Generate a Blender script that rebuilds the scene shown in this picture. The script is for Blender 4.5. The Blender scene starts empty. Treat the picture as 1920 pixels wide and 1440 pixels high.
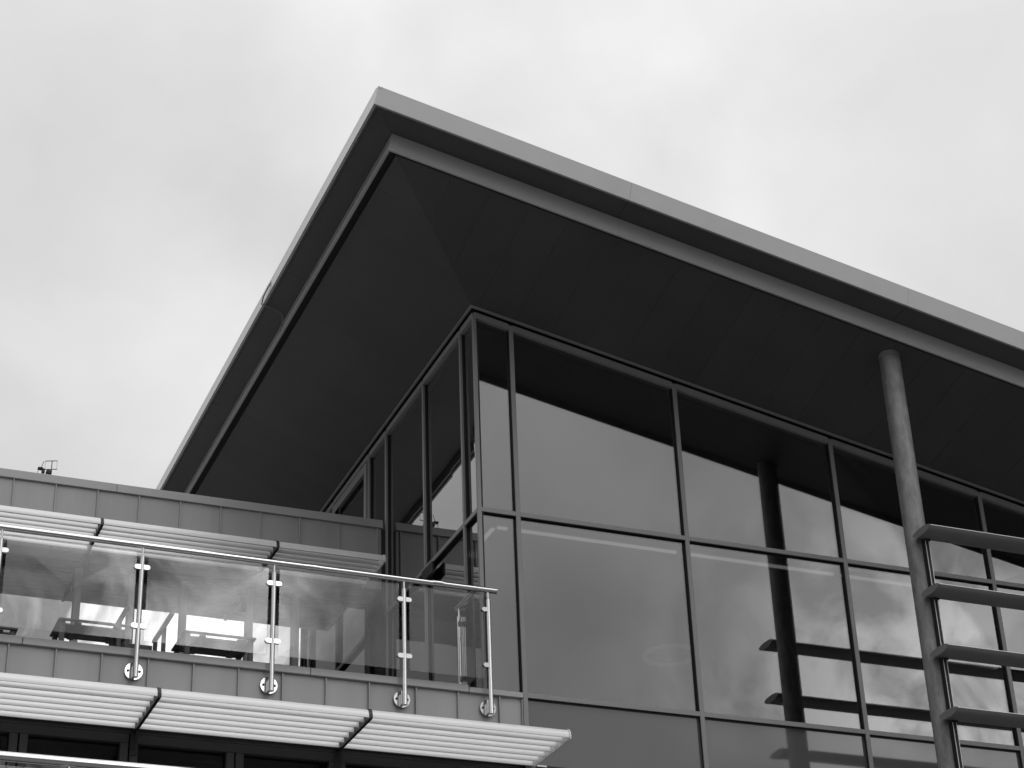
import bpy, bmesh, math, random
from mathutils import Vector, Matrix
random.seed(7)
SC = bpy.context.scene
COL = SC.collection
G = 7.65                       # height of the terrace level above the ground

# ------------------------------------------------------------------ camera
def cam_axes(yaw, pitch, roll):
    cy, sy, cp, sp = math.cos(yaw), math.sin(yaw), math.cos(pitch), math.sin(pitch)
    f = Vector((sy*cp, cy*cp, sp)); r = Vector((cy, -sy, 0)); u = r.cross(f)
    cr, sr = math.cos(roll), math.sin(roll)
    return cr*r + sr*u, -sr*r + cr*u, f
R_, U_, F_ = cam_axes(0.4057, 0.5059, -0.0395)
cam = bpy.data.cameras.new('camera'); camo = bpy.data.objects.new('camera', cam); COL.objects.link(camo)
M = Matrix((R_, U_, -F_)).transposed().to_4x4(); M.translation = Vector((-6.2279, -15.4254, -6.0488 + G))
camo.matrix_world = M
cam.sensor_width = 36; cam.lens = 3640.74*36/1920; cam.clip_start = .1; cam.clip_end = 2000
SC.camera = camo

# ------------------------------------------------------------------ sky, sun, exposure
SUN_DIR = Vector((0.12, -0.57, 0.81)).normalized()      # towards the sun, behind the viewer and behind cloud
SUN_EL = math.asin(SUN_DIR.z); SUN_AZ = math.atan2(SUN_DIR.x, SUN_DIR.y)
W = bpy.data.worlds.new('World'); SC.world = W; W.use_nodes = True
nt = W.node_tree; N = nt.nodes; L = nt.links; N.clear()
def nd(t, **k):
    n = N.new(t)
    for a, b in k.items(): setattr(n, a, b)
    return n
def mth(op, a, b=None, c=None, clamp=False):
    n = nd('ShaderNodeMath', operation=op); n.use_clamp = clamp
    for i, v in enumerate((a, b, c)):
        if v is None: continue
        if isinstance(v, (int, float)): n.inputs[i].default_value = v
        else: L.new(v, n.inputs[i])
    return n.outputs[0]
out = nd('ShaderNodeOutputWorld'); bg = nd('ShaderNodeBackground'); bg.inputs[1].default_value = .1
L.new(bg.outputs[0], out.inputs[0])
sky = nd('ShaderNodeTexSky', sky_type='NISHITA'); sky.sun_disc = False
sky.sun_elevation = SUN_EL; sky.sun_rotation = SUN_AZ
bw = nd('ShaderNodeRGBToBW'); L.new(sky.outputs[0], bw.inputs[0])
tc = nd('ShaderNodeTexCoord'); nrm = nd('ShaderNodeVectorMath', operation='NORMALIZE'); L.new(tc.outputs['Generated'], nrm.inputs[0])
sep = nd('ShaderNodeSeparateXYZ'); L.new(nrm.outputs[0], sep.inputs[0])
zz = mth('MAXIMUM', sep.outputs[2], .06)
cmb = nd('ShaderNodeCombineXYZ')                         # cloud deck: direction carried up to a flat layer
L.new(mth('DIVIDE', sep.outputs[0], zz), cmb.inputs[0]); L.new(mth('DIVIDE', sep.outputs[1], zz), cmb.inputs[1])
def noise(scale, detail, rough, off, dist=0.):
    mp = nd('ShaderNodeMapping'); mp.inputs['Location'].default_value = off; L.new(cmb.outputs[0], mp.inputs[0])
    n = nd('ShaderNodeTexNoise'); n.inputs['Scale'].default_value = scale; n.inputs['Detail'].default_value = detail
    n.inputs['Roughness'].default_value = rough; n.inputs['Distortion'].default_value = dist
    L.new(mp.outputs[0], n.inputs['Vector']); return n.outputs[0]
n1 = noise(.9, 5, .5, (-3.29, -14.58, -14.37), .3); mp2 = nd('ShaderNodeMapping'); mp2.inputs['Location'].default_value = (-20.33, -1.56, -5.17); mp2.inputs['Scale'].default_value = (1, 1, 1.15); L.new(nrm.outputs[0], mp2.inputs[0])
t2 = nd('ShaderNodeTexNoise'); t2.inputs['Scale'].default_value = 5.2; t2.inputs['Detail'].default_value = 6; t2.inputs['Roughness'].default_value = .43
t2.inputs['Distortion'].default_value = .5; L.new(mp2.outputs[0], t2.inputs['Vector']); n2 = t2.outputs[0]
mp3 = nd('ShaderNodeMapping'); mp3.inputs['Location'].default_value = (-3.037, 15.586, -9.604); mp3.inputs['Scale'].default_value = (1, 1, .75); L.new(nrm.outputs[0], mp3.inputs[0])
t3 = nd('ShaderNodeTexNoise'); t3.inputs['Scale'].default_value = 22; t3.inputs['Detail'].default_value = 7; t3.inputs['Roughness'].default_value = .55
t3.inputs['Distortion'].default_value = .7; L.new(mp3.outputs[0], t3.inputs['Vector']); n3 = t3.outputs[0]
cloud = mth('ADD', mth('ADD', mth('MULTIPLY', n1, .46), mth('MULTIPLY', n2, .49)), mth('MULTIPLY', n3, .05))
grad = mth('MULTIPLY_ADD', mth('MAXIMUM', sep.outputs[2], 0.), .75, .25)      # overcast sky: brighter overhead than at the horizon
base = mth('MULTIPLY', mth('MULTIPLY', grad, 11.1), mth('MULTIPLY_ADD', mth('SUBTRACT', cloud, .5), 1.5, 1.))
def lobe(v, deg):                                                                # soft bright break in the cloud
    d = nd('ShaderNodeVectorMath', operation='DOT_PRODUCT'); L.new(nrm.outputs[0], d.inputs[0]); d.inputs[1].default_value = Vector(v).normalized()
    a = mth('ARCCOSINE', mth('MINIMUM', d.outputs['Value'], .99999))
    return mth('EXPONENT', mth('MULTIPLY', mth('POWER', mth('DIVIDE', a, math.radians(deg)), 2.), -1.))
glow = mth('ADD', mth('MULTIPLY', lobe((.212, -.893, .392), 3.6), 38.), mth('ADD', mth('MULTIPLY', lobe((.16, -.935, .295), 5.5), 30.), mth('MULTIPLY', lobe((.57, -.765, .30), 6.), 9.)))
thin = nd('ShaderNodeMapRange'); thin.inputs[1].default_value = .41; thin.inputs[2].default_value = .60
thin.inputs[3].default_value = .1; thin.inputs[4].default_value = 1.4; L.new(n3, thin.inputs[0])
tot = mth('ADD', base, mth('MULTIPLY', glow, thin.outputs[0]))
tot = mth('ADD', tot, mth('MULTIPLY', bw.outputs[0], .05))
L.new(tot, bg.inputs[0])
sd = bpy.data.lights.new('sun', 'SUN'); sd.energy = .5; sd.angle = math.radians(35); sd.color = (1, 1, 1)
so = bpy.data.objects.new('sun', sd); COL.objects.link(so); so.rotation_euler = SUN_DIR.to_track_quat('Z', 'Y').to_euler(); so.location = SUN_DIR*60
SC.view_settings.view_transform = 'Standard'; SC.view_settings.look = 'None'; SC.view_settings.exposure = 0; SC.view_settings.gamma = 1
SC.view_settings.use_curve_mapping = False
SC.cycles.max_bounces = 10; SC.cycles.transparent_max_bounces = 24; SC.cycles.glossy_bounces = 6

# ------------------------------------------------------------------ materials
def mat(name, col, rough=.5, metal=0., var=.0, vscale=3., spec=.5, bump=0., bscale=40., streak=False):
    m = bpy.data.materials.new(name); m.use_nodes = True; t = m.node_tree; b = t.nodes['Principled BSDF']
    b.inputs['Roughness'].default_value = rough; b.inputs['Metallic'].default_value = metal
    b.inputs['Specular IOR Level'].default_value = spec
    b.inputs['Base Color'].default_value = (col, col, col, 1)
    if var or bump:
        g = t.nodes.new('ShaderNodeNewGeometry'); mp = t.nodes.new('ShaderNodeMapping'); t.links.new(g.outputs['Position'], mp.inputs[0])
        if streak: mp.inputs['Scale'].default_value = (1, 1, .12 if streak is True else streak)
    if var:
        n = t.nodes.new('ShaderNodeTexNoise'); n.inputs['Scale'].default_value = vscale; n.inputs['Detail'].default_value = 6; n.inputs['Roughness'].default_value = .6
        t.links.new(mp.outputs[0], n.inputs['Vector'])
        r = t.nodes.new('ShaderNodeMapRange'); r.inputs[1].default_value = .3; r.inputs[2].default_value = .7
        r.inputs[3].default_value = col*(1-var); r.inputs[4].default_value = col*(1+var); t.links.new(n.outputs[0], r.inputs[0])
        # every piece takes its own small shift
        oi = t.nodes.new('ShaderNodeObjectInfo'); mr = t.nodes.new('ShaderNodeMapRange'); mr.inputs[3].default_value = 1-var*.35; mr.inputs[4].default_value = 1+var*.35
        t.links.new(oi.outputs['Random'], mr.inputs[0]); mu = t.nodes.new('ShaderNodeMath'); mu.operation = 'MULTIPLY'
        t.links.new(r.outputs[0], mu.inputs[0]); t.links.new(mr.outputs[0], mu.inputs[1]); t.links.new(mu.outputs[0], b.inputs['Base Color'])
        r2 = t.nodes.new('ShaderNodeMapRange'); r2.inputs[3].default_value = rough*.8; r2.inputs[4].default_value = min(1, rough*1.2)
        t.links.new(n.outputs[0], r2.inputs[0]); t.links.new(r2.outputs[0], b.inputs['Roughness'])
    if bump:
        n = t.nodes.new('ShaderNodeTexNoise'); n.inputs['Scale'].default_value = bscale; n.inputs['Detail'].default_value = 3
        t.links.new(mp.outputs[0], n.inputs['Vector'])
        bp = t.nodes.new('ShaderNodeBump'); bp.inputs['Strength'].default_value = bump; bp.inputs['Distance'].default_value = .01
        t.links.new(n.outputs[0], bp.inputs['Height']); t.links.new(bp.outputs[0], b.inputs['Normal'])
    return m
def glass(name, tint, r0, rough=0., wob=0., ior=1.5, back=None, gloss=1.):
    m = bpy.data.materials.new(name); m.use_nodes = True; t = m.node_tree; t.nodes.clear()
    o = t.nodes.new('ShaderNodeOutputMaterial'); mx = t.nodes.new('ShaderNodeMixShader'); t.links.new(mx.outputs[0], o.inputs[0])
    if back is None:
        a = t.nodes.new('ShaderNodeBsdfTransparent'); a.inputs[0].default_value = (tint, tint, tint, 1)
    else:
        a = t.nodes.new('ShaderNodeBsdfDiffuse'); a.inputs[0].default_value = (back, back, back, 1)
    g = t.nodes.new('ShaderNodeBsdfGlossy'); g.inputs['Roughness'].default_value = rough; g.inputs[0].default_value = (gloss, gloss, gloss, 1)
    f = t.nodes.new('ShaderNodeFresnel'); f.inputs[0].default_value = ior
    ad = t.nodes.new('ShaderNodeMath'); ad.inputs[1].default_value = r0; t.links.new(f.outputs[0], ad.inputs[0]); ad.use_clamp = True
    t.links.new(ad.outputs[0], mx.inputs[0]); t.links.new(a.outputs[0], mx.inputs[1]); t.links.new(g.outputs[0], mx.inputs[2])
    if wob:
        ge = t.nodes.new('ShaderNodeNewGeometry'); n = t.nodes.new('ShaderNodeTexNoise'); n.inputs['Scale'].default_value = 1.6; n.inputs['Detail'].default_value = 1
        t.links.new(ge.outputs['Position'], n.inputs['Vector'])
        bp = t.nodes.new('ShaderNodeBump'); bp.inputs['Strength'].default_value = wob; bp.inputs['Distance'].default_value = .02
        t.links.new(n.outputs[0], bp.inputs['Height']); t.links.new(bp.outputs[0], g.inputs['Normal'])
    return m
def emit(name, s):
    m = bpy.data.materials.new(name); m.use_nodes = True; t = m.node_tree; t.nodes.clear()
    o = t.nodes.new('ShaderNodeOutputMaterial'); e = t.nodes.new('ShaderNodeEmission'); e.inputs[1].default_value = s; t.links.new(e.outputs[0], o.inputs[0]); return m
MT = dict(
    fascia=mat('painted_fascia', .46, .25, .0, .04, 2.5, bump=.03, bscale=5),
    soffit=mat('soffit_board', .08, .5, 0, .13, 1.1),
    softrim=mat('soffit_trim', .30, .4, 0, .05),
    gap=mat('shadow_gap', .04, .8),
    frame=mat('powder_coated_frame', .27, .42, 0, .05, 4),
    gasket=mat('black_gasket', .012, .6),
    zinc=mat('zinc_cladding', .36, .42, .15, .11, 2.2, bump=.05, bscale=2.2, streak=True),
    coping=mat('zinc_coping', .40, .40, .15, .05, 3),
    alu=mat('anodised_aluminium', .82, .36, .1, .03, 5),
    arm=mat('dark_bracket', .02, .45),
    steel=mat('polished_steel', .70, .13, 1., .04, 30),
    galv=mat('galvanised_steel', .215, .55, .2, .34, 15, bump=.2, bscale=70, streak=.35),
    fin=mat('fin_aluminium', .24, .40, .2, .05, 6),
    darkframe=mat('dark_window_frame', .045, .45, 0, .05),
    conc=mat('concrete_slab', .30, .8, 0, .15, 4),
    wallin=mat('interior_plaster', .28, .8, 0, .05),
    darkin=mat('dark_interior', .06, .8),
    wood=mat('weathered_table_slats', .07, .6, 0, .3, 14),
    ground=mat('asphalt', .075, .9, 0, .2, .6, bump=.2, bscale=30),
    paving=mat('paving_stone', .16, .85, 0, .12, 2.0),
    curtain=glass('curtain_wall_glass', .52, .165, wob=.0006),
    curtain_s=glass('side_glass', .48, .27, wob=.012),
    spandrel=glass('spandrel_glass', 0, .07, .05, back=.10),
    winglass=glass('terrace_window_glass', .25, .22, wob=.006),
    lowglass=glass('lower_window_glass', .25, .0),
    balglass=glass('balustrade_glass', .95, .0),
    led=emit('led_diffuser', .55), pend=emit('pendant_glow', .07),
    rubber=mat('black_plastic', .02, .5),
)

# ------------------------------------------------------------------ helpers
WL = {}                                                    # world position of each empty or part origin
def tag(o, label, cat, group=None, kind=None):
    if label: o['label'] = label
    if cat: o['category'] = cat
    if group: o['group'] = group
    if kind: o['kind'] = kind
    return o
def thing(name, label, cat, loc, group=None):
    o = bpy.data.objects.new(name, None); COL.objects.link(o); o.empty_display_size = .2
    o.location = (loc[0], loc[1], loc[2]+G); WL[o.name] = Vector(loc); return tag(o, label, cat, group)
def link(name, me, parent, loc=(0, 0, 0)):
    o = bpy.data.objects.new(name, me); COL.objects.link(o); loc = Vector(loc)
    if parent is None: o.location = loc + Vector((0, 0, G))
    else: o.parent = parent; o.location = loc - WL[parent.name]
    WL[o.name] = loc; return o
CACHE = {}
def box(name, x0, x1, y0, y1, z0, z1, m, parent, bev=0.):
    dx, dy, dz = x1-x0, y1-y0, z1-z0; k = (round(dx, 4), round(dy, 4), round(dz, 4), m, bev)
    me = CACHE.get(k)
    if me is None:
        bm = bmesh.new(); bmesh.ops.create_cube(bm, size=1); bmesh.ops.scale(bm, vec=(dx, dy, dz), verts=bm.verts)
        if bev: bmesh.ops.bevel(bm, geom=bm.edges[:], offset=min(bev, .45*min(dx, dy, dz)), segments=1, affect='EDGES')
        me = bpy.data.meshes.new(name); bm.to_mesh(me); bm.free(); me.materials.append(MT[m]); CACHE[k] = me
    return link(name, me, parent, ((x0+x1)/2, (y0+y1)/2, (z0+z1)/2))
def solid(name, vs, fs, m, parent, smooth=False, recalc=True):
    o = Vector(vs[0]); bm = bmesh.new(); bv = [bm.verts.new(Vector(v)-o) for v in vs]
    for f in fs: bm.faces.new([bv[i] for i in f])
    if recalc: bmesh.ops.recalc_face_normals(bm, faces=bm.faces)
    me = bpy.data.meshes.new(name); bm.to_mesh(me); bm.free(); me.materials.append(MT[m])
    if smooth:
        for p in me.polygons: p.use_smooth = True
    return link(name, me, parent, o)
def prism(name, a, b, m, parent, smooth=False):
    """two matching outlines a and b (lists of 3-D points) joined by a skin"""
    n = len(a); vs = list(a)+list(b)
    fs = [list(range(n)), list(range(n, 2*n))]+[[i, (i+1) % n, n+(i+1) % n, n+i] for i in range(n)]
    o = solid(name, vs, fs, m, parent)
    if smooth: set_smooth(o.data, 35)
    return o
def set_smooth(me, deg):
    for p in me.polygons: p.use_smooth = True
    bm = bmesh.new(); bm.from_mesh(me)
    for e in bm.edges:
        if len(e.link_faces) == 2 and e.calc_face_angle(0) > math.radians(deg): e.smooth = False
    bm.to_mesh(me); bm.free()
def tube(name, p, q, r, m, parent, n=16, r2=None, bev=0):
    p, q = Vector(p), Vector(q); d = (q-p).normalized(); a = d.orthogonal().normalized(); b = d.cross(a); r2 = r2 or r
    ring = lambda c, rr: [c+a*math.cos(2*math.pi*i/n)*rr+b*math.sin(2*math.pi*i/n)*rr for i in range(n)]
    return prism(name, ring(p, r), ring(q, r2), m, parent, True)
def path_tube(name, pts, r, m, parent, n=8):
    pts = [Vector(p) for p in pts]; o = pts[0]; vs = []; fs = []
    for i, p in enumerate(pts):
        d = ((pts[min(i+1, len(pts)-1)]-pts[max(i-1, 0)])).normalized(); a = d.cross(Vector((.3, .2, 1))).normalized(); b = d.cross(a)
        vs += [p+a*math.cos(2*math.pi*j/n)*r+b*math.sin(2*math.pi*j/n)*r for j in range(n)]
    for i in range(len(pts)-1):
        for j in range(n): fs.append([i*n+j, i*n+(j+1) % n, (i+1)*n+(j+1) % n, (i+1)*n+j])
    fs += [list(range(n)), list(range((len(pts)-1)*n, len(pts)*n))]
    return solid(name, vs, fs, m, parent, True)
def clip(poly, nx, ny, c):                                  # keep nx*x+ny*y >= c
    res = []
    for i, p in enumerate(poly):
        q = poly[(i+1) % len(poly)]; dp = nx*p[0]+ny*p[1]-c; dq = nx*q[0]+ny*q[1]-c
        if dp >= 0: res.append(p)
        if dp*dq < 0:
            t = dp/(dp-dq); res.append((p[0]+t*(q[0]-p[0]), p[1]+t*(q[1]-p[1])))
    return res

# ================================================================== ground
def sheet(name, x0, x1, y0, y1, z, m, label=None):
    o = solid(name, [(x0, y0, z), (x1, y0, z), (x1, y1, z), (x0, y1, z)], [[0, 1, 2, 3]], m, None); o['kind'] = 'structure'; return o
sheet('ground', -600, 600, -600, 600, -G, 'ground')
sheet('forecourt_paving', -40, 40, -14, -3.4, -G+.004, 'paving')

# ================================================================== the glazed hall with the tilted roof
S = .1933; NV = math.hypot(1, S); NX, NZ = S/NV, 1/NV
XR = 9.6; YB = 14.
hall = thing('glazed_hall', 'tall glass curtain wall hall under a dark tilted roof with wide overhang', 'building', (3.5, 4, -G))
W_ = 1.8; A_ = .4106
MX = [A_+W_*k for k in range(6)]; XE = MX[-1]
zT1, zT2, zT3 = 1.8136, 0., -.62
zH = lambda x: 3.9512-S*x
zTr = lambda x: 4.0564-S*x
zO = lambda x: 4.867-S*(x+1.652); TO = .216
zI = lambda x: 4.6124-S*(x+1.4113); TI = .1951
xo, yo, xi, yi = -1.652, -1.83, -1.4113, -1.5282
# --- roof
roof = prism('roof', [(xo+.03, yo+.03, zO(xo+.03)+.05), (XR, yo+.03, zO(XR)+.05), (XR, YB, zO(XR)+.05), (xo+.03, YB, zO(xo+.03)+.05)],
             [(xo+.03+NX*.15, yo+.03, zO(xo+.03)+.05+NZ*.15), (XR, yo+.03, zO(XR)+.2), (XR, YB, zO(XR)+.2), (xo+.03+NX*.15, YB, zO(xo+.03)+.05+NZ*.15)], 'gap', hall)
def lift(p, t): return (p[0]+NX*t, p[1], p[2]+NZ*t)
def splits(a, b, step, first=None):
    r = [a]; x = a+(first or step)
    while x < b-.05: r.append(x); x += step
    return r+[b]
for a, b in zip(*(lambda s: (s[:-1], s[1:]))(splits(xo, XR, 3.0, 2.55))):
    g = .002 if a > xo else 0
    lo = [(a+g, yo, zO(a+g)), (b, yo, zO(b)), (b, yo+.025, zO(b)), (a+g, yo+.025, zO(a+g))]
    prism('fascia_panel', lo, [lift(p, TO) for p in lo], 'fascia', roof)
    lo = [(max(a, xi)+g, yi, zI(max(a, xi)+g)), (b, yi, zI(b)), (b, yi+.02, zI(b)), (max(a, xi)+g, yi+.02, zI(max(a, xi)+g))]
    prism('inner_fascia_panel', lo, [lift(p, TI+.03) for p in lo], 'fascia', roof)
for a, b in zip(*(lambda s: (s[:-1], s[1:]))(splits(yo, YB, 3.0, 3.0))):
    g = .0012 if a > yo else .026
    lo = [(xo, a+g, zO(xo)), (xo, b, zO(xo)), (xo+.025, b, zO(xo+.025)), (xo+.025, a+g, zO(xo+.025))]
    prism('fascia_panel', lo, [lift(p, TO) for p in lo], 'fascia', roof)
    a2 = max(a+g, yi+.021)
    lo = [(xi, a2, zI(xi)), (xi, b, zI(xi)), (xi+.02, b, zI(xi+.02)), (xi+.02, a2, zI(xi+.02))]
    prism('inner_fascia_panel', lo, [lift(p, TI+.03) for p in lo], 'fascia', roof)
# upstand along the left verge, a shade behind the fascia
lo = [(xo+.035, yo+.08, zO(xo+.035)+.19), (xo+.035, YB, zO(xo+.035)+.19), (xo+.075, YB, zO(xo+.075)+.19), (xo+.075, yo+.08, zO(xo+.075)+.19)]
prism('verge_upstand', lo, [lift(p, .07) for p in lo], 'fascia', roof)
box('corner_cap', xo+.044, xo+.085, yo-.002, yo+.03, zO(xo)+.185, zO(xo)+.206, 'fascia', roof)
# outer band of the soffit: from the fascia foot inward to the head of the inner fascia
zB = lambda x, y, k: None
TIv = TI*NV
def band(x, y):                                            # height of the outer band, falling towards the inner fascia
    ky = (y-yo)/(yi-yo); kx = (x-xo)/(xi+.037-xo)
    k = max(0, min(1, min(kx, ky))); z0 = zO(x)+.012; z1 = zI(x)+TIv
    return z0+(z1-z0)*k
def ring(name, x0, y0, x1, y1, zf, m, th, step):
    """mitred strip round front and left between the outer corner (x0,y0) and inner corner (x1,y1), in pieces"""
    k = (x1-x0)/(y1-y0)
    for a, b in zip(*(lambda s: (s[:-1], s[1:]))(splits(x0, XR, step[0], step[2] if len(step) > 2 else None))):
        p = clip([(a+.002, y0), (b-.002, y0), (b-.002, y1), (a+.002, y1)], 1, -k, x0-k*y0+.0015)
        if len(p) > 2: prism(name, [(x, y, zf(x, y)) for x, y in p], [(x, y, zf(x, y)+th) for x, y in p], m, roof)
    for a, b in zip(*(lambda s: (s[:-1], s[1:]))(splits(y0, YB, step[1]))):
        p = clip([(x0, a+.002), (x1, a+.002), (x1, b-.002), (x0, b-.002)], -1, k, -(x0-k*y0)+.0015)
        if len(p) > 2: prism(name, [(x, y, zf(x, y)) for x, y in p], [(x, y, zf(x, y)+th) for x, y in p], m, roof)
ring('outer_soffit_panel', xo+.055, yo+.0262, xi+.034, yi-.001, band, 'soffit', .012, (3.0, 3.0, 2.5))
prism('drip_edge', [(xo+.0255, yo+.0262, zO(xo)+.004), (xo+.050, yo+.0262, zO(xo+.05)+.004), (xo+.050, YB, zO(xo+.05)+.004), (xo+.0255, YB, zO(xo)+.004)],
      [(xo+.0255, yo+.0262, zO(xo)+.02), (xo+.050, yo+.0262, zO(xo+.05)+.02), (xo+.050, YB, zO(xo+.05)+.02), (xo+.0255, YB, zO(xo)+.02)], 'soffit', roof)
# main soffit boards, folded along the corner mitre
xs, ys = xi+.105, yi+.085
def sof(x, y):
    if x/xs < y/ys:                                        # front half
        zin = zTr(x); zout = zI(x)+.035; return zin+(zout-zin)*(y/ys)
    zin = zTr(0); zout = zI(xs)+.035; return zin+(zout-zin)*(x/xs)
kk = xs/ys
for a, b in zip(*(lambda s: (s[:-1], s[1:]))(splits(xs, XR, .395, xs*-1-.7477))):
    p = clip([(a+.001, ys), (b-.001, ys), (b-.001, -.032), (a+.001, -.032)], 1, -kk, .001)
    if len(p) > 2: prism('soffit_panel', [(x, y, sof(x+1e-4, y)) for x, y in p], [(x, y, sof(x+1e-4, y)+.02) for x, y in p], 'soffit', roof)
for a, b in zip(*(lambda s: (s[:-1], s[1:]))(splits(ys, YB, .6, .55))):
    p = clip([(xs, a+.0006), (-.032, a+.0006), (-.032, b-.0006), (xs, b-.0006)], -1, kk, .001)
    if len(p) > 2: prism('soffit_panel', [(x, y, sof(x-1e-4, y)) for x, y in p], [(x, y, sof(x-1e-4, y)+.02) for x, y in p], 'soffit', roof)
prism('soffit_backing', [(xi+.021, yi+.021, zI(xi)+.10), (XR, yi+.021, zI(XR)+.10), (XR, ys+.05, zI(XR)+.10), (xi+.021, ys+.05, zI(xi)+.10)],
      [(xi+.021, yi+.021, zI(xi)+.12), (XR, yi+.021, zI(XR)+.12), (XR, ys+.05, zI(XR)+.12), (xi+.021, ys+.05, zI(xi)+.12)], 'gap', roof)
prism('soffit_backing', [(xi+.021, ys+.051, zI(xi)+.10), (xs+.05, ys+.051, zI(xs)+.09), (xs+.05, YB, zI(xs)+.09), (xi+.021, YB, zI(xi)+.10)],
      [(xi+.021, ys+.051, zI(xi)+.12), (xs+.05, ys+.051, zI(xs)+.11), (xs+.05, YB, zI(xs)+.11), (xi+.021, YB, zI(xi)+.12)], 'gap', roof)
# trim where soffit meets glazing
prism('soffit_trim', [(-.03, -.03, zTr(-.03)-.012), (XR, -.03, zTr(XR)-.012), (XR, -.005, zTr(XR)-.012), (-.03, -.005, zTr(-.03)-.012)],
      [(-.03, -.03, zTr(-.03)+.012), (XR, -.03, zTr(XR)+.012), (XR, -.005, zTr(XR)+.012), (-.03, -.005, zTr(-.03)+.012)], 'softrim', roof)
box('soffit_trim', -.03, -.006, -.0045, YB, zTr(0)-.006, zTr(0)+.016, 'softrim', roof)
# lightning conductor clipped over the left verge
path_tube('lightning_conductor', [(xo+.045, 1.70, 5.06), (xo+.01, 1.73, 4.99), (xo-.012, 1.84, 4.925), (xo-.012, 1.90, 4.862), (xo+.02, 1.89, 4.846), (xo+.10, 1.875, 4.822), (xi-.055, 1.88, 4.792), (xi-.02, 1.90, 4.775), (xi-.018, 1.90, 4.70), (xi-.018, 1.97, 4.61)], .007, 'galv', roof)

# --- curtain wall, front
MW = .023; CAPD = .012; GD = .042
zbot = -G+.02
def mullion(x, z0, z1):
    m = box('mullion', x-MW, x+MW, 0, CAPD, z0, z1, 'frame', hall, .002)
    box('gasket', x-MW+.003, x+MW-.003, CAPD, GD+.03, z0, z1, 'gasket', m); return m
for x in MX: mullion(x, zbot if x > .5 else -2.3, zH(x)+.055)
cuts = [0.02]+MX
for a, b in zip(cuts[:-1], cuts[1:]):
    x0 = a+MW if a > .1 else a; x1 = b-MW
    lo = [(x0, .002, zH(x0)), (x1, .002, zH(x1)), (x1, .05, zH(x1)), (x0, .05, zH(x0))]
    prism('head_frame', lo, [(p[0], p[1], p[2]+.065) for p in lo], 'frame', hall)
    hi = [(x0, .05, zH(x0)+.02), (x1, .05, zH(x1)+.02), (x1, .17, zH(x1)+.02), (x0, .17, zH(x0)+.02)]
    prism('head_gasket', hi, [(p[0], p[1], p[2]+.10) for p in hi], 'gasket', hall)
    rows = [zT1, zT2] if a < .1 else [zT1, zT2]
    for z in rows:
        if a < .1 and z == zT2: continue
        t = box('transom', x0, x1, .001, CAPD+.001, z, z+.046, 'frame', hall, .002)
        box('gasket', x0, x1, CAPD+.001, GD+.03, z+.003, z+.043, 'gasket', t)
    # panes
    px0, px1 = a+.012, b-.012
    def pane(z0, z1a, z1b, m, nm='pane'):
        tl = random.uniform(-.0012, .0012)                 # panes never sit in perfectly the same plane
        lo = [(px0, GD+tl, z0), (px1, GD-tl, z0), (px1, GD+.012-tl, z0), (px0, GD+.012+tl, z0)]
        hi = [(px0, GD-tl*.6, z1a), (px1, GD-tl, z1b), (px1, GD+.012-tl, z1b), (px0, GD+.012-tl*.6, z1a)]
        return prism(nm, lo, hi, m, hall)
    pane(zT1+.03, zH(px0)+.03, zH(px1)+.03, 'curtain')
    pane(zT2+.03 if a > .1 else .02, zT1+.01, zT1+.01, 'curtain')
    if a > .1:
        pane(zT3+.008, zT2+.01, zT2+.01, 'spandrel', 'spandrel_pane')
        pane(-2.6, zT3-.008, zT3-.008, 'spandrel', 'spandrel_pane')
        box('joint', px0, px1, GD-.004, GD+.02, zT3-.007, zT3+.007, 'gasket', hall)
        pane(-5.0, -2.62, -2.62, 'spandrel', 'spandrel_pane'); pane(zbot, -5.02, -5.02, 'spandrel', 'spandrel_pane')
box('window_catch', .50, .60, .018, .05, zT3-.014, zT3+.006, 'steel', hall, .003)
# --- curtain wall, side
SY = [.392, 1.493, 2.700, 3.297, 4.62, 5.8, 7.0, 8.2, 9.4]
box('corner_post', -.001, .036, -.001, .012, 0.0, zH(0)+.02, 'frame', hall, .002)
box('corner_post', -.0008, .011, .0125, .036, 0.0, zH(0)+.02, 'frame', hall, .002)
box('corner_gasket', .0125, .05, .0125, .05, 0.0, zH(0)+.02, 'gasket', hall)
box('corner_gasket', .036, .052, .004, .0122, 0.0, zH(0)+.02, 'gasket', hall)
for y in SY:
    m = box('mullion', 0, .024, y-MW*.8, y+MW*.8, -.09, zH(0)+.05, 'frame', hall, .002)
    box('gasket', .024, GD, y-MW*.8+.003, y+MW*.8-.003, -.09, zH(0)+.05, 'gasket', m)
cy = [.036]+SY
for a, b in zip(cy[:-1], cy[1:]):
    y0 = a+MW if a > .1 else a; y1 = b-MW
    box('head_frame', .002, .05, y0, y1, zH(0), zH(0)+.065, 'frame', hall)
    t = box('transom', .001, CAPD+.001, y0, y1, zT1, zT1+.046, 'frame', hall, .002)
    box('gasket', CAPD+.001, GD+.03, y0, y1, zT1+.003, zT1+.043, 'gasket', t)
    for z0, z1 in ((-.08, zT1+.01), (zT1+.03, zH(0)+.03)):
        tl = random.uniform(-.002, .002)
        lo = [(GD+tl, a+.012, z0), (GD-tl, b-.012, z0), (GD+.012-tl, b-.012, z0), (GD+.012+tl, a+.012, z0)]
        hi = [(GD-tl, a+.012, z1), (GD+tl*.5, b-.012, z1), (GD+.012+tl*.5, b-.012, z1), (GD+.012-tl, a+.012, z1)]
        prism('pane', lo, hi, 'curtain_s', hall)
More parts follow.
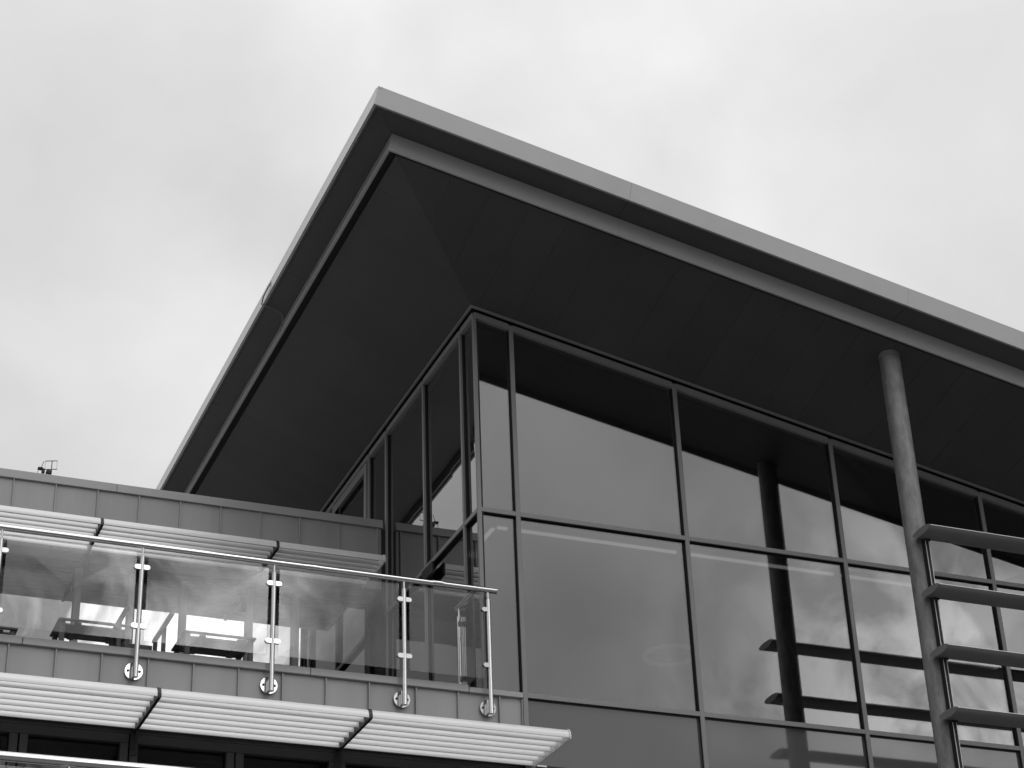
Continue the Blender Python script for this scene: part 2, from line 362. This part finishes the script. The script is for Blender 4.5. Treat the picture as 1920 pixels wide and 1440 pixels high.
# opening sash in the high side light beside the wing roof
y0, y1 = 3.325, 4.59
sash = box('window_sash', -.014, -.001, y0, y1, zH(0)-.13, zH(0)-.035, 'frame', hall, .003)
for ya, yb in ((y0, y0+.085), (y1-.085, y1)): box('sash_stile', -.014, -.001, ya, yb, 2.6, zH(0)-.132, 'frame', sash, .003)
for yy in (3.48, 3.95, 4.42): box('hinge', -.022, -.0145, yy-.05, yy+.05, zH(0)-.045, zH(0)-.03, 'steel', sash)
box('door_closer', -.035, -.002, 1.20, 1.50, 1.66, 1.80, 'rubber', hall, .01)
# --- inside of the hall
box('floor_slab', .2, XE-.1, .22, 9.3, -.35, -.06, 'conc', hall)
box('interior_wall', .2, XE-.1, 9.31, 9.5, -.06, 3.2, 'wallin', hall)
box('interior_wall', XE-.09, XE+.05, .2, 9.5, zbot, zH(XE)-.05, 'wallin', hall)
box('suspended_ceiling', .30, XE-.1, .30, 9.3, 1.83, 1.90, 'darkin', hall)
prism('upper_ceiling', [(.2, .2, zH(.2)+.08), (XE, .2, zH(XE)+.08), (XE, 9.5, zH(XE)+.08), (.2, 9.5, zH(.2)+.08)],
      [(.2, .2, zH(.2)+.14), (XE, .2, zH(XE)+.14), (XE, 9.5, zH(XE)+.14), (.2, 9.5, zH(.2)+.14)], 'wallin', hall)
box('lower_core', .3, XE-.1, .4, 9.3, zbot, -.36, 'darkin', hall)

# lamps inside, seen faintly through the glass
for k in range(4):
    a, b = MX[k]+.10, MX[k+1]+.02
    t = thing('strip_lamp', ['slim lit strip lamp along ceiling behind first wide pane from the corner',
              'slim lit strip lamp along ceiling behind second wide pane from the corner',
              'slim lit strip lamp behind the third wide pane, ending at the round column',
              'slim lit strip lamp behind the sunshade fins right of the column'][k], 'lamp', ((a+b)/2, .27, 1.79), 'strip lamps along the ceiling edge')
    box('housing', a, b, .262, .298, 1.812, 1.835, 'wallin', t); box('diffuser', a+.01, b-.01, .258, .292, 1.790, 1.811, 'led', t)
t = thing('strip_lamp', 'short lit strip lamp in the narrow corner pane of the hall', 'lamp', (.35, .27, 1.79), 'strip lamps along the ceiling edge')
box('housing', .30, .41, .262, .298, 1.812, 1.835, 'wallin', t); box('diffuser', .305, .405, .258, .292, 1.790, 1.811, 'led', t)
t = thing('strip_lamp', 'lit strip lamp running back along the side glazing of the hall', 'lamp', (.27, .6, 1.79), 'strip lamps along the ceiling edge')
box('housing', .262, .298, .31, 1.3, 1.812, 1.835, 'wallin', t); box('diffuser', .258, .292, .315, 1.29, 1.790, 1.811, 'led', t)
pend = thing('pendant_lamp', 'faintly lit round ring pendant seen through the large middle pane', 'lamp', (2.98, 2.0, 1.42))
def arc_ring(name, c, r, w, h, a0, a1, m, parent, n=28):
    vs = []; fs = []
    for i in range(n+1):
        a = a0+(a1-a0)*i/n
        for rr, z in ((r, 0), (r+w, 0), (r+w, h), (r, h)): vs.append((c[0]+rr*math.cos(a), c[1]+rr*math.sin(a), c[2]+z))
    for i in range(n):
        for j in range(4): fs.append([i*4+j, i*4+(j+1) % 4, (i+1)*4+(j+1) % 4, (i+1)*4+j])
    fs += [[0, 1, 2, 3], [n*4+3, n*4+2, n*4+1, n*4]]
    return solid(name, vs, fs, m, parent)
arc_ring('ring', (2.98, 2.0, 1.42), .26, .05, .03, 0, 1.999*math.pi, 'pend', pend)
arc_ring('inner_ring', (2.98, 2.0, 1.43), .12, .02, .02, 0, 1.999*math.pi, 'wallin', pend)
for i in range(3):
    a = 2.1*i+.4; tube('cord', (2.98+.28*math.cos(a), 2+.28*math.sin(a), 1.45), (2.98, 2, 1.83), .004, 'rubber', pend, 6)
    tube('spoke', (2.98+.13*math.cos(a), 2+.13*math.sin(a), 1.44), (2.98+.27*math.cos(a), 2+.27*math.sin(a), 1.44), .006, 'wallin', pend, 6)

# ================================================================== column and fin screen
colx, coly, colr = 4.0185, -1.2345, .106
colm = thing('steel_column', 'round weathered grey steel column rising to the roof overhang', 'column', (colx, coly, -G))
tube('shaft', (colx, coly, -G+.03), (colx, coly, sof(colx, coly)-.012), colr, 'galv', colm, 40)
tube('head_plate', (colx, coly, sof(colx, coly)-.011), (colx, coly, sof(colx, coly)+.03), colr*1.02, 'softrim', colm, 40)
tube('base_plate', (colx, coly, -G+.005), (colx, coly, -G+.029), .22, 'galv', colm, 32)
scr = thing('fin_sunscreen', 'stack of four grey aerofoil sunshade fins fixed to the round column', 'sunshade', (6.2, -1.45, -.3))
box('bracket_plate', colx-.02, colx+.02, -1.398, coly-colr+.012, -2.2, 1.485, 'gasket', scr, .002)
for dx in (-.021, .016): box('bracket_edge', colx+dx, colx+dx+.005, -1.4035, -1.3985, -2.2, 1.485, 'alu', scr)
yA, yC = -1.335, -1.625
for zc in (1.507, .905, .308, -.292, -.892):
    prof = []; n = 18; ch = (yA-yC)/2; ym = (yA+yC)/2
    for i in range(n):
        a = 2*math.pi*i/n; c = math.cos(a); s_ = math.sin(a)
        prof.append((ym+ch*math.copysign(abs(c)**.9, c), zc+(.026 if s_ > 0 else .046)*math.copysign(abs(s_)**1.1, s_)))
    f = prism('fin', [(3.915, y, z) for y, z in prof], [(8.6, y, z) for y, z in prof], 'fin', scr, True)
    cap = [(ym+(y-ym)*1.015, zc+(z-zc)*1.05) for y, z in prof]
    prism('end_cap', [(3.906, y, z) for y, z in cap], [(3.9148, y, z) for y, z in cap], 'fin', f)
    box('clip', colx-.03, colx+.03, -1.42, -1.36, zc-.058, zc-.04, 'arm', f)
    box('rim_highlight', 3.92, 8.6, yC-.004, yC-.001, zc-.002, zc+.004, 'alu', f)  # pale strip added as the sky's highlight along the fin's outer rim

# ================================================================== the terraced wing
wing = thing('terraced_wing', 'lower wing clad in grey zinc panels with an open terrace', 'building', (-4, 3, -G))
XL = -9.2
fs_ = [-8.93+.3935*k for k in range(12)]
seamF = [x for x in fs_ if x < -4.4]+[-4.204, -3.816, -3.434, -3.041, -2.652, -2.257, -1.866, -1.473, -1.077, -.639, -.240, .159]
seamB = [-3.959-.428*k for k in range(12, 0, -1)]+[-3.959, -3.536, -3.109, -2.681, -2.249, -1.819, -1.393, -.958, -.522, -.09]
# front parapet of the terrace
def cladding(seams, xa, xb, yf, z0, z1, par):
    ed = [xa]+[s for s in seams if xa+.05 < s < xb-.02]+[xb]
    for a, b in zip(ed[:-1], ed[1:]):
        t = random.uniform(-.003, .003); t2 = random.uniform(-.003, .003)
        # each tray slightly bowed and out of plane, like folded sheet
        n = 4; va = []; vb = []
        for i in range(n+1):
            u = i/n; x = a+.003+(b-a-.006)*u; y = yf+t+(t2-t)*u-.004*math.sin(math.pi*u)
            va.append((x, y, z0)); vb.append((x, y, z1))
        va += [(b-.003, yf+.03, z0), (a+.003, yf+.03, z0)]; vb += [(b-.003, yf+.03, z1), (a+.003, yf+.03, z1)]
        prism('cladding_panel', va, vb, 'zinc', par, True)
    for s in ed[1:-1]:
        box('standing_seam', s-.006, s+.006, yf-.026, yf+.004, z0, z1-.002, 'zinc', par, .002)
    return ed
wallF = box('terrace_parapet', XL, A_-.03, .065, .30, -.62, -.02, 'conc', wing)
cladding(seamF, XL, A_-.025, .034, -.62, -.008, wallF)
box('standing_seam', A_-.036, A_-.026, .008, .03, -.62, -.012, 'zinc', wallF, .002)
for a, b in ((XL, -6.6), (-6.6, -4.1), (-4.1, -1.62), (-1.62, -.14)): box('coping', a+.002, b-.002, -.004, .34, -.006, .062, 'coping', wallF, .004)
box('coping', -.138, A_-.024, -.004, .34, -.008, .044, 'coping', wallF, .004)
# terrace deck and storey below
deck = box('terrace_floor', XL, .0, .301, 2.95, -.30, -.09, 'conc', wing)
zl = -.70                                                  # head of the lower windows
box('window_head', XL, A_-.03, .06, .30, -.665, -.621, 'darkframe', wing)
GX = [-8.55, -6.75, -4.95, -3.15, -1.35, .36]
for i, (a, b) in enumerate(zip(GX[:-1], GX[1:])):
    w = box('lower_window', a+.005, b-.005, .06, .15, -.745, -.666, 'darkframe', wing, .004)
    mids = [a, (a+b)/2, b]
    for x in mids[:-1]: box('jamb', x+.006, x+.075, .06, .15, -2.9, -.746, 'darkframe', w, .004)
    for x in mids[1:]: box('jamb', x-.075, x-.006, .06, .15, -2.9, -.746, 'darkframe', w, .004)
    for j in (0, 1): box('pane', mids[j]+.07, mids[j+1]-.07, .12, .132, -2.9, -.74, 'lowglass', w)
    box('blind', a+.08, b-.08, .19, .20, -1.05-.12*(i % 2), -.75, 'wallin', w)
box('lower_room_wall', XL, .3, 5.0, 5.2, -3.0, -.3, 'darkin', wing)
box('lower_ceiling', XL, .3, .31, 5.0, -.62, -.31, 'darkin', wing)
box('lower_terrace_floor', XL, .9, -3.0, 5.0, -3.25, -3.0, 'conc', wing)
box('lower_wall', XL, .9, -2.9, 5.0, -G+.02, -3.26, 'zinc', wing)
box('end_wall', XL-.3, XL, -2.9, 9.5, -G+.02, 2.8, 'zinc', wing)
# set-back storey behind the terrace
band_ = box('upper_wall', XL, -.02, 2.755, 2.98, 2.115, 2.80, 'conc', wing)
cladding(seamB, XL, -.035, 2.722, 2.10, 2.812, band_)
for a, b in ((XL, -6.9), (-6.9, -4.9), (-4.9, -2.92), (-2.92, -.03)): box('coping', a+.001, b-.001, 2.69, 3.02, 2.811, 2.904, 'coping', band_, .004)
box('corner_flashing', -.034, -.004, 2.70, 2.99, -.08, 2.80, 'gasket', wing)
box('wing_roof', XL, -.03, 3.021, 9.5, 2.60, 2.78, 'conc', wing)
YG = 2.99
box('window_head', XL, -.04, YG-.02, YG+.10, 2.04, 2.112, 'darkframe', wing, .004)
GB = [-8.58, -6.78, -4.98, -3.19, -2.64, -2.10, -1.40, -.90, -.05]
for k, (a, b) in enumerate(zip(GB[:-1], GB[1:])):
    w = box('terrace_window', a+.035, b-.035, YG-.01, YG+.07, -.08, .02, 'darkframe', wing, .004)
    box('jamb', a-.034, a+.034, YG-.03, YG+.09, -.085, 2.039, 'frame', w, .004)
    tl = random.uniform(-.003, .003)
    lo = [(a+.03, YG+.02+tl, .0), (b-.03, YG+.02-tl, .0), (b-.03, YG+.032-tl, .0), (a+.03, YG+.032+tl, .0)]
    prism('pane', lo, [(p[0], p[1], 2.05) for p in lo], 'winglass', w)
box('upper_room_wall', XL, -.06, 7.0, 7.2, -.05, 2.59, 'darkin', wing)
box('upper_room_floor', XL, -.06, 3.1, 7.0, -.30, -.10, 'darkin', wing)
box('upper_room_ceiling', XL, -.06, 3.1, 7.0, 2.45, 2.59, 'darkin', wing)

# ================================================================== slatted sunshade canopies on the wing
def canopy(label, xs_arm, xend, y_nose, y_wall, zb, nsl, sh):
    c = thing('louvre_canopy', label, 'sunshade', ((xs_arm[0]+xend)/2, y_wall, zb), 'slatted sunshade canopies on the wing')
    ends = xs_arm+[xend]
    hz = .082
    for a, b in zip(ends[:-1], ends[1:]):
        arc = []
        for i in range(0, 10):
            t = math.pi/2*i/9; arc.append((y_nose+.055*(1-math.cos(t)), zb+.004+(hz-.004)*math.sin(t)))
        pr = [(y_nose, zb)]+arc+[(y+.003, z-.006) for y, z in reversed(arc[1:])]+[(y_nose+.008, zb)]
        g = .016
        prism('nose_profile', [(a+g, y, z) for y, z in pr], [(b-g, y, z) for y, z in pr], 'alu', c, True)
        pitch = (y_wall-.04-(y_nose+.128))/(nsl-.5)
        for j in range(nsl):
            yc = y_nose+.128+pitch*j; arc = []
            for i in range(7):
                t = math.pi/2*i/6; arc.append((yc+.034*(1-math.cos(t)), zb+.004+.058*math.sin(t)))
            q = [(yc, zb)]+arc+[(y+.003, z-.005) for y, z in reversed(arc[1:])]+[(yc+.010, zb)]
            prism('slat', [(a+g, y, z) for y, z in q], [(b-g, y, z) for y, z in q], 'alu', c, True)
    for k, x in enumerate(ends):
        last = (k == len(ends)-1); w = .013
        pr = [(y_wall, zb-.012), (y_nose-.006, zb-.012), (y_nose-.008, zb+.008)]
        for i in range(0, 7):
            t = math.pi/2*i/6; pr.append((y_nose-.008+.06*(1-math.cos(t)), zb+.009+(hz-.002)*math.sin(t)))
        pr += [(y_wall, zb+hz*.8)]
        ww = .005 if last else w
        x_ = x-.008 if last else x
        arm = prism('arm', [(x_-ww, y, z) for y, z in pr], [(x_+ww, y, z) for y, z in pr], 'alu' if last else 'arm', c)
        if not last:
            box('wall_plate', x-.03, x+.03, y_wall-.012, y_wall+.0, zb-.20, zb+.09, 'arm', arm, .003)
            tube('stay', (x, y_wall-.03, zb-.16), (x, y_wall-.14, zb-.013), .007, 'arm', arm, 8)
    return c
canopy('lower slatted pale sunshade canopy jutting out below the steel balustrade posts', [-8.5, -6.7, -4.9, -3.115, -1.35], .455, -.85, .06, -.652, 6, 1)
canopy('upper slatted pale sunshade canopy under the wing parapet, seen above the handrail', [-8.55, -6.75, -4.95, -3.165, -1.385], -.235, 2.0, 2.74, 2.105, 6, 1)

# ================================================================== terrace balustrade
def post(c, x, y, ztop, zfl, flange=True, clamps=(-1, 1), along='x', zbot=None):
    r = .0215
    zb = zfl-.075 if flange else zbot
    p = tube('post', (x, y, zb), (x, y, ztop-.085), r, 'steel', c, 20)
    tube('spindle', (x, y, ztop-.0845), (x, y, ztop), .0095, 'steel', p, 12)
    tube('collar', (x, y, ztop-.094), (x, y, ztop-.0846), r*1.06, 'steel', p, 20)
    if flange:
        tube('socket', (x, y, zb-.004), (x, y, zfl+.055), r*1.10, 'steel', p, 20)
        tube('flange', (x, .0, zfl), (x, .0105+.0, zfl), .076, 'steel', p, 32)
        path = [(x, .0, zfl), (x, y*.55, zfl), (x, y, zfl)]
        box('standoff', x-.014, x+.014, y+.012, .0, zfl-.06, zfl+.045, 'steel', p, .004)
        for sx in (-.05, .05): tube('bolt', (x+sx, -.006, zfl), (x+sx, .0, zfl), .011, 'gap', p, 8)
    for zc in (.235, .775) if flange else (.235, .775):
        for sg in clamps:
            q = []; L_ = .068; h = .021
            for i in range(9):
                t = -math.pi/2+math.pi*i/8; q.append((L_-h+h*math.cos(t), h*math.sin(t)))
            q = [(.012, -h)]+q+[(.012, h)]
            if along == 'x':
                prism('clamp', [(x+sg*u, y-.017, zc+v) for u, v in q], [(x+sg*u, y+.017, zc+v) for u, v in q], 'steel', p, True)
            else:
                prism('clamp', [(x-.017, y+sg*u, zc+v) for u, v in q], [(x+.017, y+sg*u, zc+v) for u, v in q], 'steel', p, True)
    return p
bal = thing('balustrade', 'polished steel and glass balustrade along the upper terrace edge', 'railing', (-2, -.075, -.2))
YP = -.075; zr = .985
PX = [-7.95, -6.75, -5.55, -4.362, -3.163, -1.990, -.778, .040]
rail = tube('handrail', (-8.4, YP, zr+.012), (.118, YP, zr-.012), .0262, 'steel', bal, 28)
tube('end_cap', (.1181, YP, zr-.012), (.126, YP, zr-.012), .0285, 'steel', rail, 28)
for xj in (-1.64, -.45): tube('sleeve', (xj-.05, YP, zr-.006), (xj+.05, YP, zr-.006), .0276, 'steel', rail, 28)
for i, x in enumerate(PX): post(bal, x, YP, zr-.022, -.14, True, (-1, 1) if i < len(PX)-1 else (-1,))
for a, b in zip(PX[:-1], PX[1:]):
    t1 = random.uniform(-.004, .004); t2 = random.uniform(-.004, .004)
    x0, x1 = a+.05, b-.05
    lo = [(x0, YP-.004+t1, .108), (x1, YP-.004-t1, .108), (x1, YP+.004-t1, .108), (x0, YP+.004+t1, .108)]
    hi = [(x0, YP-.004+t2, .925), (x1, YP-.004+t2, .925), (x1, YP+.004+t2, .925), (x0, YP+.004+t2, .925)]
    prism('glass_panel', lo, hi, 'balglass', bal)
# return towards the side glazing
tube('return_handrail', (-.09, -.05, .955), (-.09, .40, .955), .0225, 'steel', bal, 20)
tube('elbow', (-.09, YP+.02, .958), (-.09, -.0505, .955), .018, 'steel', bal, 16)
post(bal, -.09, .335, .935, 0, False, (-1,), 'y', -.085)
box('glass_panel', -.094, -.086, -.02, .285, .108, .90, 'balglass', bal)

lb = thing('balustrade', 'steel balustrade of the terrace below, its handrail crossing the bottom left corner', 'railing', (-4, -3.0, -2.9))
zq = -1.960
tube('handrail', (-8.4, -3.0, zq), (.8, -3.0, zq), .0330, 'steel', lb, 28)
lpx = [-7.74, -6.54, -5.34, -4.141, -2.94, -1.74, -.54, .6]
for x in lpx:
    p = tube('post', (x, -3.0, -3.1), (x, -3.0, zq-.12), .0215, 'steel', lb, 16)
    tube('spindle', (x, -3.0, zq-.1195), (x, -3.0, zq-.028), .0095, 'steel', p, 10)
for a, b in zip(lpx[:-1], lpx[1:]): box('glass_panel', a+.05, b-.05, -3.004, -2.996, -2.9, zq-.06, 'balglass', lb)

# ================================================================== terrace furniture
def table(label, x0, x1, y0, y1, zt):
    t = thing('slatted_table', label, 'table', ((x0+x1)/2, (y0+y1)/2, -.09), 'slatted tables on the terrace')
    f = .035
    box('frame_rail', x0, x1, y0, y0+f, zt-.018, zt, 'wood', t, .003); box('frame_rail', x0, x1, y1-f, y1, zt-.018, zt, 'wood', t, .003)
    box('frame_rail', x0, x0+f, y0+f+.001, y1-f-.001, zt-.018, zt, 'wood', t, .003); box('frame_rail', x1-f, x1, y0+f+.001, y1-f-.001, zt-.018, zt, 'wood', t, .003)
    y = y0+f+.085; n = 4; wd = (y1-f-y-.004)/n
    for i in range(n): box('slat', x0+f-.005, x1-f+.005, y+wd*i, y+wd*(i+1)-.006, zt-.018, zt-.002, 'wood', t, .002)
    for fx in (.27, .80): box('bearer', x0+(x1-x0)*fx-.03, x0+(x1-x0)*fx+.03, y0+f+.001, y1-f-.001, zt-.04, zt-.0185, 'wood', t)
    for x in (x0+.02, x1-.065):
        for yy in (y0+.02, y1-.065): box('leg', x, x+.045, yy, yy+.045, -.085, zt-.019, 'wood', t, .003)
table('dark slatted table on the terrace left of the second balustrade post', -3.63, -2.955, 1.21, 1.67, .765)
table('dark slatted table on the terrace behind the middle glass balustrade panel', -2.485, -1.80, 1.18, 1.70, .765)
table('dark slatted table half hidden at the left edge of the picture', -4.75, -3.98, 1.22, 1.70, .62)
table('low dark slatted table behind the right glass balustrade panel', -1.60, -.85, 1.2, 1.72, .50)
ch = thing('terrace_chair', 'dark frame chair standing between the two slatted tables', 'chair', (-2.88, 1.3, -.09))
for x in (-3.10, -2.69):
    box('arm', x-.02, x+.02, .78, 1.52, .735, .765, 'wood', ch, .003)
    for yy in (1.08, 1.44): box('leg', x-.018, x+.018, yy, yy+.036, -.085, .734, 'wood', ch, .003)
box('seat', -3.08, -2.71, 1.05, 1.5, .33, .36, 'wood', ch, .003)
for i in range(4): box('back_slat', -3.08, -2.71, 1.485, 1.50, .42+i*.075, .47+i*.075, 'wood', ch, .002)

# ================================================================== aerial on the wing roof
an = thing('roof_aerial', 'small rooftop aerial with crossbars above the wing parapet at far left', 'aerial', (-2.74, 9.0, 2.78))
tube('mast', (-2.685, 9, 2.79), (-2.685, 9, 6.235), .006, 'gap', an, 8)
tube('crossbar', (-2.775, 9, 6.215), (-2.615, 9, 6.245), .006, 'gap', an, 8)
tube('crossbar', (-2.79, 9, 6.085), (-2.61, 9, 6.115), .006, 'gap', an, 8)
for x, z in ((-2.775, 6.085), (-2.615, 6.11)): tube('rod', (x, 9, z), (x, 9, z+.13), .0022, 'galv', an, 6)
tube('whip', (-2.83, 9, 6.09), (-2.795, 9, 6.21), .0045, 'gap', an, 6)
box('receiver', -2.87, -2.80, 8.97, 9.03, 6.075, 6.105, 'gap', an, .006); box('receiver', -2.815, -2.775, 8.97, 9.03, 6.02, 6.09, 'gap', an, .006)
box('receiver', -2.755, -2.68, 8.96, 9.04, 6.02, 6.075, 'gap', an, .008)
for x in (-2.865, -2.80): tube('bracket', (x, 9, 2.79), (x, 9, 6.08), .004, 'galv', an, 6)
for o in list(bpy.data.objects):
    if o.type == 'MESH': o.data.update()
